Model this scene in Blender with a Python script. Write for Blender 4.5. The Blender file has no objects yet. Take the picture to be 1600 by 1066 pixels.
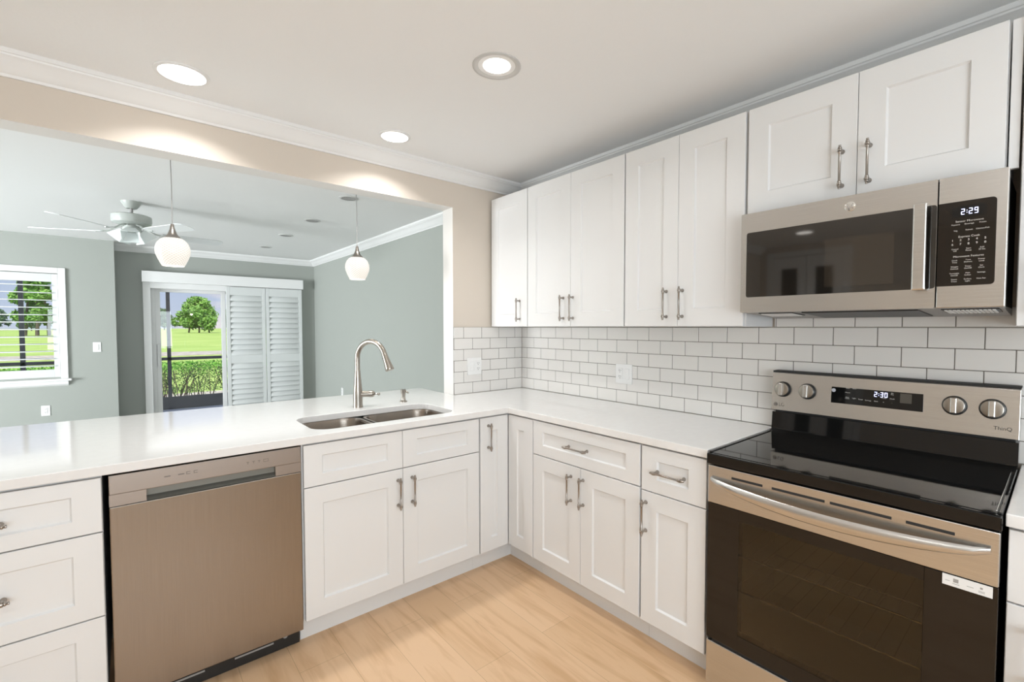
import bpy, bmesh, math, random
from mathutils import Vector, Matrix
random.seed(7)
S = bpy.context.scene
COL = S.collection

# ------------------------------------------------------------------ camera
YAW, PITCH, ROLL = 0.7144, -0.0352, 0.0004
FPX, U0, V0 = 723.84, 828.9, 536.8
cam = bpy.data.cameras.new('camera'); camo = bpy.data.objects.new('camera', cam); COL.objects.link(camo)
_r = Vector((math.cos(YAW), -math.sin(YAW), 0)); _f = Vector((math.sin(YAW), math.cos(YAW), 0)); _u = Vector((0, 0, 1))
_f2 = _f*math.cos(PITCH) + _u*math.sin(PITCH); _u2 = _u*math.cos(PITCH) - _f*math.sin(PITCH)
_r3 = _r*math.cos(ROLL) + _u2*math.sin(ROLL); _u3 = _u2*math.cos(ROLL) - _r*math.sin(ROLL)
M = Matrix((_r3, _u3, -_f2)).transposed().to_4x4(); M.translation = (-2.2855, -2.7363, 1.3846)
camo.matrix_world = M
cam.sensor_fit = 'HORIZONTAL'; cam.sensor_width = 36; cam.lens = FPX/1600*36
cam.shift_x = (800-U0)/1600; cam.shift_y = (V0-533)/1600
cam.clip_start = .05; cam.clip_end = 2000
S.camera = camo

# ------------------------------------------------------------------ world, sun, exposure
w = bpy.data.worlds.new('sky'); S.world = w; w.use_nodes = True
nt = w.node_tree; nt.nodes.clear()
def N(t, **k):
    n = nt.nodes.new(t)
    for a, b in k.items(): setattr(n, a, b)
    return n
tc = N('ShaderNodeTexCoord'); sep = N('ShaderNodeSeparateXYZ'); nt.links.new(tc.outputs['Generated'], sep.inputs[0])
rmp = N('ShaderNodeValToRGB'); nt.links.new(sep.outputs['Z'], rmp.inputs[0])
e = rmp.color_ramp.elements
e[0].position = .0; e[0].color = (.62, .70, .86, 1); e[1].position = .45; e[1].color = (.16, .34, .80, 1)
mp = N('ShaderNodeMapping'); mp.inputs['Scale'].default_value = (2.2, 2.2, 9); nt.links.new(tc.outputs['Generated'], mp.inputs[0])
nz = N('ShaderNodeTexNoise'); nz.inputs['Scale'].default_value = 2.6; nz.inputs['Detail'].default_value = 7; nt.links.new(mp.outputs[0], nz.inputs['Vector'])
cr = N('ShaderNodeValToRGB'); nt.links.new(nz.outputs['Fac'], cr.inputs[0])
cr.color_ramp.elements[0].position = .47; cr.color_ramp.elements[0].color = (0, 0, 0, 1)
cr.color_ramp.elements[1].position = .64; cr.color_ramp.elements[1].color = (1, 1, 1, 1)
mx = N('ShaderNodeMixRGB'); nt.links.new(cr.outputs[0], mx.inputs[0]); nt.links.new(rmp.outputs[0], mx.inputs[1]); mx.inputs[2].default_value = (.92, .86, .90, 1)
bg = N('ShaderNodeBackground'); nt.links.new(mx.outputs[0], bg.inputs[0]); bg.inputs[1].default_value = .95
out = N('ShaderNodeOutputWorld'); nt.links.new(bg.outputs[0], out.inputs[0])

def lamp(name, kind, loc, energy, color=(1, 1, 1), rot=(0, 0, 0), **k):
    l = bpy.data.lights.new(name, kind); l.energy = energy; l.color = color
    for a, b in k.items(): setattr(l, a, b)
    o = bpy.data.objects.new(name, l); o.location = loc; o.rotation_euler = rot; COL.objects.link(o); return o
R = math.radians
lamp('sun', 'SUN', (0, 0, 20), 4.6, (1, .96, .9), (R(38), 0, R(-25)), angle=R(.6))
# unseen fill lights added off frame to brighten the living room and kitchen
lamp('fill_light_living', 'AREA', (-8.7, 1.6, 1.2), 335, (.92, .965, 1), (R(92), 0, R(-66)), shape='RECTANGLE', size=2.6, size_y=2.0, spread=R(120))
lamp('fill_light_kitchen', 'AREA', (-2.6, -4.5, 1.55), 106, (.83, .925, 1), (R(108), 0, 0), shape='RECTANGLE', size=2.6, size_y=1.7)

S.view_settings.view_transform = 'Standard'; S.view_settings.look = 'None'
S.view_settings.exposure = 0.04; S.view_settings.gamma = 1.0; S.view_settings.use_curve_mapping = False

# ------------------------------------------------------------------ mesh helpers
class MB:
    def __init__(s): s.bm = bmesh.new()
    def _add(s, b):
        me = bpy.data.meshes.new('tmp'); b.to_mesh(me); b.free(); s.bm.from_mesh(me); bpy.data.meshes.remove(me); return s
    def box(s, x0, x1, y0, y1, z0, z1, bev=0, seg=2):
        b = bmesh.new(); bmesh.ops.create_cube(b, size=1)
        for v in b.verts:
            v.co = Vector(((x0+x1)/2+v.co.x*(x1-x0), (y0+y1)/2+v.co.y*(y1-y0), (z0+z1)/2+v.co.z*(z1-z0)))
        if bev: bmesh.ops.bevel(b, geom=b.edges[:], offset=bev, segments=seg, affect='EDGES', profile=.5)
        return s._add(b)
    def obox(s, size, mtx, bev=0):
        b = bmesh.new(); bmesh.ops.create_cube(b, size=1)
        for v in b.verts: v.co = Vector((v.co.x*size[0], v.co.y*size[1], v.co.z*size[2]))
        if bev: bmesh.ops.bevel(b, geom=b.edges[:], offset=bev, segments=2, affect='EDGES', profile=.5)
        b.transform(mtx); return s._add(b)
    def lathe(s, prof, org, axis=(0, 0, 1), seg=24, cap=True):
        """prof: list of (radius, height along axis)"""
        q = Vector((0, 0, 1)).rotation_difference(Vector(axis).normalized()); o = Vector(org)
        rings = []
        for r, h in prof:
            rings.append([s.bm.verts.new(o + q @ Vector((r*math.cos(2*math.pi*i/seg), r*math.sin(2*math.pi*i/seg), h))) for i in range(seg)])
        for a, b in zip(rings, rings[1:]):
            for i in range(seg): s.bm.faces.new((a[i], a[(i+1) % seg], b[(i+1) % seg], b[i]))
        if cap:
            s.bm.faces.new(list(reversed(rings[0]))); s.bm.faces.new(rings[-1])
        return s
    def cyl(s, p0, p1, r, seg=16, r1=None):
        p0, p1 = Vector(p0), Vector(p1); d = p1-p0
        return s.lathe([(r, 0), (r if r1 is None else r1, d.length)], p0, d, seg)
    def tube(s, pts, rad, seg=12):
        pts = [Vector(p) for p in pts]; n = len(pts)
        rr = rad if isinstance(rad, (list, tuple)) else [rad]*n
        t0 = (pts[1]-pts[0]).normalized(); a = Vector((0, 0, 1)) if abs(t0.z) < .9 else Vector((1, 0, 0))
        u = t0.cross(a).normalized(); rings = []
        for i in range(n):
            t = (pts[min(i+1, n-1)]-pts[max(i-1, 0)]).normalized(); u = (u - t*u.dot(t)).normalized(); v = t.cross(u)
            rings.append([s.bm.verts.new(pts[i]+rr[i]*(u*math.cos(2*math.pi*k/seg)+v*math.sin(2*math.pi*k/seg))) for k in range(seg)])
        for a, b in zip(rings, rings[1:]):
            for i in range(seg): s.bm.faces.new((a[i], a[(i+1) % seg], b[(i+1) % seg], b[i]))
        s.bm.faces.new(list(reversed(rings[0]))); s.bm.faces.new(rings[-1]); return s
    def prism(s, prof, p0, p1, ax, up=(0, 0, 1)):
        """extrude 2D profile (a along ax, b along up) from p0 to p1"""
        ax, up = Vector(ax), Vector(up); A = [s.bm.verts.new(Vector(p0)+ax*a+up*b) for a, b in prof]; B = [s.bm.verts.new(Vector(p1)+ax*a+up*b) for a, b in prof]
        n = len(prof)
        for i in range(n): s.bm.faces.new((A[i], A[(i+1) % n], B[(i+1) % n], B[i]))
        s.bm.faces.new(list(reversed(A))); s.bm.faces.new(B); return s
    def quad(s, *p):
        s.bm.faces.new([s.bm.verts.new(Vector(q)) for q in p]); return s
    def slab(s, outer, holes, z0, z1):
        """polygon with holes extruded in z"""
        b = bmesh.new(); ed = []
        for loop in [outer]+holes:
            vs = [b.verts.new((x, y, z0)) for x, y in loop]
            ed += [b.edges.new((vs[i], vs[(i+1) % len(vs)])) for i in range(len(vs))]
        bmesh.ops.triangle_fill(b, use_beauty=True, edges=ed)
        bmesh.ops.dissolve_limit(b, angle_limit=.01, verts=b.verts[:], edges=b.edges[:]) if not holes else None
        g = bmesh.ops.extrude_face_region(b, geom=b.faces[:])
        for v in [x for x in g['geom'] if isinstance(x, bmesh.types.BMVert)]: v.co.z = z1
        bmesh.ops.recalc_face_normals(b, faces=b.faces[:]); return s._add(b)
    def door(s, x0, x1, z0, z1, st=.075, rl=.075, y=0, th=.019, rec=.0095):
        """five piece shaker front facing -y, its face at y"""
        c = .0014; b = s.bm
        def ring(a, yy): return [b.verts.new(v) for v in ((x0+a[0], yy, z0+a[1]), (x1-a[0], yy, z0+a[1]), (x1-a[0], yy, z1-a[1]), (x0+a[0], yy, z1-a[1]))]
        L = [ring((0, 0), y+th), ring((0, 0), y+c), ring((c, c), y), ring((st, rl), y), ring((st+.0045, rl+.0045), y+rec-.001), ring((st+.006, rl+.006), y+rec)]
        for p, q in zip(L, L[1:]):
            for i in range(4): b.faces.new((p[i], p[(i+1) % 4], q[(i+1) % 4], q[i]))
        b.faces.new(L[-1]); b.faces.new(list(reversed(L[0]))); return s
    def text(s, txt, size, x, y, z, align='CENTER', rot=None):
        cu = bpy.data.curves.new('t', 'FONT'); cu.body = txt; cu.size = size; cu.align_x = align; cu.align_y = 'CENTER'; cu.extrude = .0002; cu.resolution_u = 3
        o = bpy.data.objects.new('t', cu); COL.objects.link(o); bpy.context.view_layer.update()
        me = bpy.data.meshes.new_from_object(o.evaluated_get(bpy.context.evaluated_depsgraph_get()))
        me.transform(Matrix.Translation((x, y, z)) @ Matrix.Rotation(math.pi/2, 4, 'X')); s.bm.from_mesh(me)
        bpy.data.objects.remove(o); bpy.data.curves.remove(cu); bpy.data.meshes.remove(me); return s
    def seven(s, txt, x, y, z, h, wd, gap):
        """seven segment digits starting at x, centred on z, facing -y"""
        seg = {'0': 'abcdef', '1': 'bc', '2': 'abged', '3': 'abgcd', '9': 'abcdfg'}; t = h*.13
        for ch in txt:
            if ch == ':':
                for dz in (-h*.2, h*.2): s.box(x, x+t, y-.0006, y, z+dz-t/2, z+dz+t/2)
                x += t+gap*.8; continue
            for q in seg[ch]:
                if q in 'agd':
                    zz = z+{'a': h/2, 'g': 0, 'd': -h/2}[q]; s.box(x+t*.3, x+wd-t*.3, y-.0006, y, zz-t/2, zz+t/2)
                else:
                    xx = x if q in 'fe' else x+wd-t; zc = z+(h/4 if q in 'fb' else -h/4); s.box(xx, xx+t, y-.0006, y, zc-h*.22, zc+h*.22)
            x += wd+gap
        return s
    def build(s, name, mat, parent=None, smooth=None, recalc=True, bevel=None):
        if recalc: bmesh.ops.recalc_face_normals(s.bm, faces=s.bm.faces[:])
        me = bpy.data.meshes.new(name); s.bm.to_mesh(me); s.bm.free(); me.materials.append(mat)
        if smooth is not None:
            me.polygons.foreach_set('use_smooth', [True]*len(me.polygons)); me.set_sharp_from_angle(angle=R(smooth))
        o = bpy.data.objects.new(name, me); COL.objects.link(o)
        if parent: o.parent = parent
        if bevel:
            m = o.modifiers.new('edge', 'BEVEL'); m.width = bevel; m.segments = 2; m.limit_method = 'ANGLE'
        return o

def tag(o, label=None, cat=None, group=None, kind=None):
    if label: o['label'] = label
    if cat: o['category'] = cat
    if group: o['group'] = group
    if kind: o['kind'] = kind
    return o
def thing(name, label, cat, loc=(0, 0, 0), rz=0, group=None):
    o = bpy.data.objects.new(name, None); o.empty_display_size = .1; o.location = loc; o.rotation_euler = (0, 0, rz); COL.objects.link(o)
    return tag(o, label, cat, group)
def copy_tree(o, parent=None):
    c = o.copy(); COL.objects.link(c)
    if parent: c.parent = parent
    for ch in list(o.children): copy_tree(ch, c)
    return c
def struct(o, label=None, cat=None): return tag(o, label, cat, kind='structure')
RW = R(-90)       # things on the right wall face -x

# ------------------------------------------------------------------ materials
def mat(name, col, rough=.5, metal=0, spec=.5, coat=0, emit=None, es=0):
    m = bpy.data.materials.new(name); m.use_nodes = True; b = m.node_tree.nodes['Principled BSDF']
    b.inputs['Base Color'].default_value = (*col, 1); b.inputs['Roughness'].default_value = rough; b.inputs['Metallic'].default_value = metal
    b.inputs['Specular IOR Level'].default_value = spec; b.inputs['Coat Weight'].default_value = coat
    if emit: b.inputs['Emission Color'].default_value = (*emit, 1); b.inputs['Emission Strength'].default_value = es
    return m
def nodes(m): return m.node_tree.nodes, m.node_tree.links, m.node_tree.nodes['Principled BSDF']
def noise_color(m, c1, c2, scale=(1, 1, 1), ns=5, detail=4, lo=.35, hi=.65):
    n, l, b = nodes(m); t = n.new('ShaderNodeTexCoord'); mp = n.new('ShaderNodeMapping'); mp.inputs['Scale'].default_value = scale; l.new(t.outputs['Object'], mp.inputs[0])
    z = n.new('ShaderNodeTexNoise'); z.inputs['Scale'].default_value = ns; z.inputs['Detail'].default_value = detail; l.new(mp.outputs[0], z.inputs['Vector'])
    r = n.new('ShaderNodeValToRGB'); r.color_ramp.elements[0].position = lo; r.color_ramp.elements[0].color = (*c1, 1); r.color_ramp.elements[1].position = hi; r.color_ramp.elements[1].color = (*c2, 1)
    l.new(z.outputs['Fac'], r.inputs[0]); l.new(r.outputs[0], b.inputs['Base Color']); return m
def bump(m, scale=(1, 1, 1), ns=80, strength=.1, dist=.002, detail=2):
    n, l, b = nodes(m); t = n.new('ShaderNodeTexCoord'); mp = n.new('ShaderNodeMapping'); mp.inputs['Scale'].default_value = scale; l.new(t.outputs['Object'], mp.inputs[0])
    z = n.new('ShaderNodeTexNoise'); z.inputs['Scale'].default_value = ns; z.inputs['Detail'].default_value = detail; l.new(mp.outputs[0], z.inputs['Vector'])
    bp = n.new('ShaderNodeBump'); bp.inputs['Strength'].default_value = strength; bp.inputs['Distance'].default_value = dist; l.new(z.outputs['Fac'], bp.inputs['Height']); l.new(bp.outputs[0], b.inputs['Normal']); return m

M_cab = mat('cabinet_white', (.77, .77, .765), .38)
M_trim = mat('trim_white', (.82, .82, .81), .4)
M_shutter = mat('shutter_paint', (.68, .70, .69), .42)
M_ceil = bump(mat('ceiling_white', (.85, .85, .84), .9), ns=45, strength=.25, dist=.002)
M_beige = bump(mat('beige_paint', (.67, .60, .52), .7), ns=120, strength=.12, dist=.001)
M_jamb = mat('jamb_paint', (.74, .72, .69), .6)
M_sage = bump(mat('sage_grey_paint', (.365, .385, .355), .7), ns=120, strength=.12, dist=.001)
M_quartz = noise_color(mat('white_quartz', (.8, .8, .79), .07, spec=.75), (.805, .80, .79), (.825, .82, .81), ns=25, detail=4)
M_tile = mat('white_tile', (.76, .74, .71), .16)
M_grout = mat('grout', (.17, .15, .13), .9)
M_steel = bump(noise_color(mat('brushed_steel', (.62, .61, .59), .27, 1), (.59, .58, .56), (.65, .64, .62), scale=(1, 1, 90), ns=6), scale=(1, 1, 220), ns=8, strength=.06, dist=.001)
M_steelv = bump(noise_color(mat('brushed_steel_vertical', (.32, .285, .25), .27, 1), (.31, .275, .24), (.33, .295, .26), scale=(90, 1, 1), ns=5), scale=(220, 220, 1), ns=8, strength=.06, dist=.001)
M_dwtop = mat('bronze_steel', (.34, .30, .27), .38, .9)
M_nickel = mat('satin_nickel', (.36, .33, .30), .3, 1)
M_faucet = mat('brushed_nickel', (.37, .34, .30), .28, 1)
M_chrome = mat('chrome', (.75, .74, .72), .12, 1)
M_sink = bump(mat('sink_steel', (.36, .32, .28), .27, 1), scale=(200, 1, 1), ns=6, strength=.05, dist=.001)
M_blackg = mat('black_glass', (.006, .006, .006), .04, spec=.4)
M_brownglass = mat('brown_black_glass', (.013, .009, .006), .05, spec=.42)
M_black = mat('black_plastic', (.015, .015, .015), .4)
M_dark = mat('dark_gap', (.02, .02, .02), .7)
M_grey = mat('grey_plastic', (.35, .34, .33), .5)
M_white = mat('white_plastic', (.83, .83, .82), .35)
M_ink = mat('dark_ink', (.03, .03, .03), .5)
M_pale = mat('pale_ink', (.62, .60, .56), .5)
M_led = mat('blue_white_led', (.2, .2, .3), .4, emit=(.62, .66, 1), es=2.2)
M_lamp = mat('lamp_lens', (1, 1, 1), .4, emit=(1, .95, .88), es=5)
M_lens = mat('unlit_lens', (.62, .62, .60), .4)
M_frame = mat('black_aluminium', (.035, .038, .045), .45)
M_fan = mat('fan_white', (.47, .50, .47), .35)
M_fanblade = mat('fan_blade_white', (.80, .82, .82), .4)
M_deck = mat('concrete_deck', (.55, .54, .51), .8)
M_bark = mat('bark', (.15, .12, .095), .9)
M_leaf = noise_color(mat('tree_leaf', (.12, .26, .05), .6), (.13, .30, .05), (.30, .52, .10), ns=.8)
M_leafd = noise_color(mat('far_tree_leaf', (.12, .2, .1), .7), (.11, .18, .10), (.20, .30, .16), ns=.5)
M_hedge = noise_color(mat('hedge_leaf', (.15, .4, .04), .5), (.09, .30, .02), (.25, .55, .06), ns=9)
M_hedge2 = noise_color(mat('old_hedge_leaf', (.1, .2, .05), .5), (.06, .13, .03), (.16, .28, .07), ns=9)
M_grass = noise_color(mat('grass', (.36, .52, .14), .9), (.38, .55, .10), (.50, .64, .16), ns=.12, detail=6)
M_mulch = noise_color(mat('pale_ground', (.5, .45, .36), .9), (.42, .36, .27), (.68, .62, .52), ns=3)

# light oak planks running along y
M_floor = mat('oak_floor', (.6, .4, .22), .38)
n, l, b = nodes(M_floor)
t = n.new('ShaderNodeTexCoord'); mp = n.new('ShaderNodeMapping'); mp.inputs['Rotation'].default_value = (0, 0, math.pi/2); l.new(t.outputs['Object'], mp.inputs[0])
bk = n.new('ShaderNodeTexBrick'); bk.offset = .37; bk.inputs['Scale'].default_value = 1; bk.inputs['Brick Width'].default_value = 1.22; bk.inputs['Row Height'].default_value = .18
bk.inputs['Mortar Size'].default_value = .0007; bk.inputs['Color1'].default_value = (.68, .455, .27, 1); bk.inputs['Color2'].default_value = (.73, .50, .31, 1); bk.inputs['Mortar'].default_value = (.40, .26, .14, 1); l.new(mp.outputs[0], bk.inputs['Vector'])
mp2 = n.new('ShaderNodeMapping'); mp2.inputs['Scale'].default_value = (9, 1.0, 1); l.new(t.outputs['Object'], mp2.inputs[0])
z1 = n.new('ShaderNodeTexNoise'); z1.inputs['Scale'].default_value = 2.2; z1.inputs['Detail'].default_value = 8; z1.inputs['Distortion'].default_value = .7; l.new(mp2.outputs[0], z1.inputs['Vector'])
r1 = n.new('ShaderNodeValToRGB'); r1.color_ramp.elements[0].position = .30; r1.color_ramp.elements[0].color = (.78, .70, .60, 1); r1.color_ramp.elements[1].position = .52; r1.color_ramp.elements[1].color = (1, 1, 1, 1); l.new(z1.outputs['Fac'], r1.inputs[0])
mm = n.new('ShaderNodeMixRGB'); mm.blend_type = 'MULTIPLY'; mm.inputs[0].default_value = .8; l.new(bk.outputs['Color'], mm.inputs[1]); l.new(r1.outputs[0], mm.inputs[2]); l.new(mm.outputs[0], b.inputs['Base Color'])

def glass_mat(name, tint, gloss=.08, rough=.0):
    m = bpy.data.materials.new(name); m.use_nodes = True; n = m.node_tree.nodes; l = m.node_tree.links; n.clear()
    tr = n.new('ShaderNodeBsdfTransparent'); tr.inputs[0].default_value = (*tint, 1)
    gl = n.new('ShaderNodeBsdfGlossy'); gl.inputs['Roughness'].default_value = rough
    fr = n.new('ShaderNodeFresnel'); fr.inputs[0].default_value = 1.5
    mx = n.new('ShaderNodeMixShader'); l.new(fr.outputs[0], mx.inputs[0]); l.new(tr.outputs[0], mx.inputs[1]); l.new(gl.outputs[0], mx.inputs[2])
    o = n.new('ShaderNodeOutputMaterial'); l.new(mx.outputs[0], o.inputs[0]); return m
M_glass = glass_mat('window_glass', (.97, .98, .98))
M_oven = glass_mat('tinted_oven_glass', (.60, .55, .44), rough=.02)

# glowing honeycomb shade
M_shade = mat('pendant_glass', (.30, .29, .27), .25, emit=(1, .93, .84), es=.72)
n, l, b = nodes(M_shade)
t = n.new('ShaderNodeTexCoord'); sp = n.new('ShaderNodeSeparateXYZ'); l.new(t.outputs['Object'], sp.inputs[0])
at = n.new('ShaderNodeMath'); at.operation = 'ARCTAN2'; l.new(sp.outputs['Y'], at.inputs[0]); l.new(sp.outputs['X'], at.inputs[1])
def mth(op, a, bb):
    q = n.new('ShaderNodeMath'); q.operation = op
    for i, v in enumerate((a, bb)):
        if v is None: continue
        if isinstance(v, (int, float)): q.inputs[i].default_value = v
        else: l.new(v, q.inputs[i])
    return q.outputs[0]
ha = mth('MULTIPLY', at.outputs[0], 12); hz = mth('MULTIPLY', sp.outputs['Z'], 260)
cell = mth('MULTIPLY', mth('SINE', mth('ADD', ha, hz), None), mth('SINE', mth('SUBTRACT', ha, hz), None))
rr = n.new('ShaderNodeValToRGB'); rr.color_ramp.elements[0].position = .0; rr.color_ramp.elements[0].color = (.58, .47, .38, 1); rr.color_ramp.elements[1].position = .35; rr.color_ramp.elements[1].color = (1, .95, .87, 1)
l.new(mth('ABSOLUTE', cell, None), rr.inputs[0]); l.new(rr.outputs[0], b.inputs['Emission Color'])

# ------------------------------------------------------------------ the setting
CZ = 2.445          # ceiling height
WT = .128           # thickness of the wall between kitchen and living room
JX = -.611          # jamb of the pass-through
HB = 2.194          # underside of its header
struct(MB().box(-9.2, .15, -4.7, .06, -.12, 0).build('floor', M_floor), 'light oak plank floor')
struct(MB().box(-9.2, .15, .06, 5.40, -.12, 0).build('floor_living', mat('living_floor', (.60, .60, .58), .5)), 'unseen living room floor, made pale for neutral bounce light')  # unseen floor; pale grey chosen for its neutral light bounce
struct(MB().box(-9.2, .15, -4.7, 5.40, CZ, CZ+.2).build('ceiling', M_ceil), 'white ceiling of kitchen and living room')
struct(MB().box(0, .15, -4.7, .0, 0, CZ).build('wall_right', M_beige), 'beige kitchen wall behind the range')
struct(MB().box(0, .15, .0, 5.4, 0, CZ).build('wall_right_living', M_sage), 'pale sage side wall of the living room')
# header and stub between the rooms: beige towards the kitchen, sage towards the living room
def two_face(parts, name, label):
    m = MB()
    for p in parts: m.box(*p)
    o = m.build(name, M_beige); o.data.materials.append(M_sage)
    o.data.materials.append(M_jamb)
    for p in o.data.polygons:
        if p.normal.y > .5: p.material_index = 1
        elif abs(p.normal.y) < .5: p.material_index = 2
    return struct(o, label)
two_face([(JX, -.0005, 0, WT, 0, CZ), (-9.05, JX, 0, WT, HB, CZ), (-9.05, -3.6, 0, WT, 0, HB)], 'wall_pass_through', 'beige wall and header around the wide pass-through over the peninsula')
struct(MB().box(-2.84, JX-.002, .004, WT-.01, 0, .884).build('wall_peninsula', M_sage), 'knee wall under the back of the peninsula')
struct(MB().box(-9.2, .15, -4.7, -4.6, 0, CZ).build('wall_back', M_beige), 'beige wall behind the camera')
struct(MB().box(-9.2, -9.05, -4.7, 5.4, 0, CZ).build('wall_left_living', M_sage), 'sage wall at the far left of the living room')
struct(MB().box(-5.15, -5.0, -4.6, 0, 0, CZ).build('wall_left', M_beige), 'beige kitchen wall opposite the range')
# wall with the shuttered window (its face at y 4.97) and the return beside it
WX0, WX1, WZ0, WZ1 = -3.99, -2.895, .80, 2.01
LY = 4.97
m = MB().box(-9.05, WX0, LY, 5.4, 0, CZ).box(WX1, -2.4, LY, 5.4, 0, CZ).box(WX0, WX1, LY, 5.4, 0, WZ0).box(WX0, WX1, LY, 5.4, WZ1, CZ)
struct(m.build('wall_far_left', M_sage), 'sage grey wall around the shuttered window')
FY = 5.25; DX0, DX1, DZ1 = -2.06, -.25, 1.99
m = MB().box(-2.4, DX0, FY, 5.4, 0, CZ).box(DX1, 0, FY, 5.4, 0, CZ).box(DX0, DX1, FY, 5.4, DZ1, CZ)
struct(m.build('wall_far', M_sage), 'sage grey wall around the sliding door')

CROWN = [(0, 0), (.010, 0), (.014, .010), (.022, .014), (.036, .030), (.052, .050), (.062, .058), (.070, .062), (.072, .068), (.078, .070), (.080, .086), (0, .086)]
def crown(name, p0, p1, ax, label):
    return struct(MB().prism(CROWN, (p0[0], p0[1], CZ-.086), (p1[0], p1[1], CZ-.086), ax).build(name, M_trim, smooth=30), label)
crown('trim_1', (-5.0, 0), (0, 0), (0, -1, 0), 'white crown moulding over the pass-through')
crown('trim_2', (0, 0), (0, -4.6), (-1, 0, 0), 'white crown moulding above the wall cabinets')
crown('trim_3', (0, FY), (0, WT), (-1, 0, 0), 'white crown moulding on the living room side wall')
crown('trim_4', (-2.4, FY), (0, FY), (0, -1, 0), 'white crown moulding above the sliding door')
struct(MB().box(-2.4, -2.14, FY-.014, FY, 0, .09).box(-.19, -.014, FY-.014, FY, 0, .09).build('baseboard_far', M_trim), 'white baseboard under the far wall')
struct(MB().box(-.014, 0, WT, FY, 0, .09).build('baseboard_right', M_trim), 'white baseboard of the living room side wall')

# sliding door: frame, two leaves with panes
d = MB().box(DX0, DX0+.05, 5.27, 5.38, .0, DZ1).box(DX1-.05, DX1, 5.27, 5.38, 0, DZ1).box(DX0, DX1, 5.27, 5.38, DZ1-.06, DZ1).box(DX0, DX1, 5.27, 5.38, 0, .03)
dr = struct(d.build('door_1', M_trim), 'white framed sliding glass door onto the patio')
def leaf(x0, x1, y):
    o = MB().box(x0, x0+.055, y-.018, y+.018, .03, DZ1-.06, .003).box(x1-.055, x1, y-.018, y+.018, .03, DZ1-.06, .003).box(x0+.055, x1-.055, y-.018, y+.018, .03, .13, .003).box(x0+.055, x1-.055, y-.018, y+.018, DZ1-.13, DZ1-.06, .003).build('sliding_leaf', M_trim, dr)
    MB().box(x0+.05, x1-.05, y-.003, y+.003, .12, DZ1-.12).build('pane', M_glass, o); return o
lf = leaf(-2.01, -1.21, 5.31); leaf(-1.26, -.30, 5.352)
MB().box(-1.995, -1.975, 5.262, 5.29, .85, 1.15, .004).build('handle', M_trim, lf)
# casing sides and the deep shutter track frame
struct(MB().box(-2.135, -2.055, 5.20, FY, 0, 1.98, .003).box(-.25, -.20, 5.20, FY, 0, 1.98, .003).box(-2.055, -.25, 5.20, FY, 1.90, 1.98).build('trim_5', M_trim), 'white casing around the sliding door')
v = MB().box(-2.142, -.196, 5.125, 5.20, 1.975, 2.118, .004)
tag(v.build('valance', M_trim), 'long plain white valance board across the top of the sliding door', 'valance')

# window 1 (left): frame, mullion, panes, stool and casing
wf = MB().box(WX0, WX0+.04, 5.16, 5.26, WZ0, WZ1).box(WX1-.04, WX1, 5.16, 5.26, WZ0, WZ1).box(WX0, WX1, 5.16, 5.26, WZ1-.04, WZ1).box(WX0, WX1, 5.16, 5.26, WZ0, WZ0+.05)
wo = struct(wf.build('window_1', M_trim), 'white framed window behind the shutters')
MB().box(WX0+.04, WX1-.04, 5.205, 5.211, WZ0+.05, WZ1-.04).build('pane', M_glass, wo)
struct(MB().box(-2.895, -2.832, LY-.022, LY, WZ0-.02, 2.072, .004).box(-4.06, -3.99, LY-.022, LY, WZ0-.02, 2.072, .004).box(-3.99, -2.895, LY-.022, LY, 2.005, 2.072, .004).build('trim_6', M_trim), 'white casing around the shuttered window')
struct(MB().box(-4.09, -2.805, LY-.06, LY, WZ0-.045, WZ0-.02, .005).prism([(0, 0), (.026, .02), (.032, .06), (0, .06)], (-4.06, LY, WZ0-.105), (-2.835, LY, WZ0-.105), (0, -1, 0)).build('trim_7', M_trim), 'white window stool and apron')

def shutter_panel(parent, x0, x1, z0, z1, y, rails, zones, pitch, ang, st=.048, lw=.064):
    m = MB().box(x0, x0+st, y-.014, y+.014, z0, z1, .003).box(x1-st, x1, y-.014, y+.014, z0, z1, .003)
    for a, c in rails: m.box(x0+st, x1-st, y-.013, y+.013, a, c, .003)
    o = m.build('shutter_panel', M_shutter, parent)
    q = MB()
    for (za, zb) in zones:
        k = int(round((zb-za)/pitch))
        for i in range(k):
            zc = za+(i+.5)*(zb-za)/k
            mt = Matrix.Translation(((x0+x1)/2, y, zc)) @ Matrix.Rotation(ang, 4, 'X')
            q.obox((x1-x0-2*st-.002, lw, .010), mt, .0035)
    q.build('louvers', M_shutter, o, smooth=40); return o
t = thing('plantation_shutter', 'white plantation shutter pair with closed louvers over the right half of the sliding door', 'shutter', (-.72, 5.165, .01))
for x0, x1 in ((-.500, -.003), (.003, .505)):
    shutter_panel(t, x0, x1, .0, 1.955, 0, [(0, .10), (.845, .965), (1.835, 1.955)], [(.10, .845), (.965, 1.835)], .0763, R(68), st=.046, lw=.090)
t = thing('plantation_shutter', 'white plantation shutter with open horizontal louvers in the left window', 'shutter', (-3.44, 4.985, .79))
for x0, x1 in ((-.548, -.003), (.003, .542)):
    shutter_panel(t, x0, x1, 0, 1.21, 0, [(0, .10), (1.115, 1.21)], [(.10, 1.115)], .0846, R(2), st=.05, lw=.076)

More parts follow.
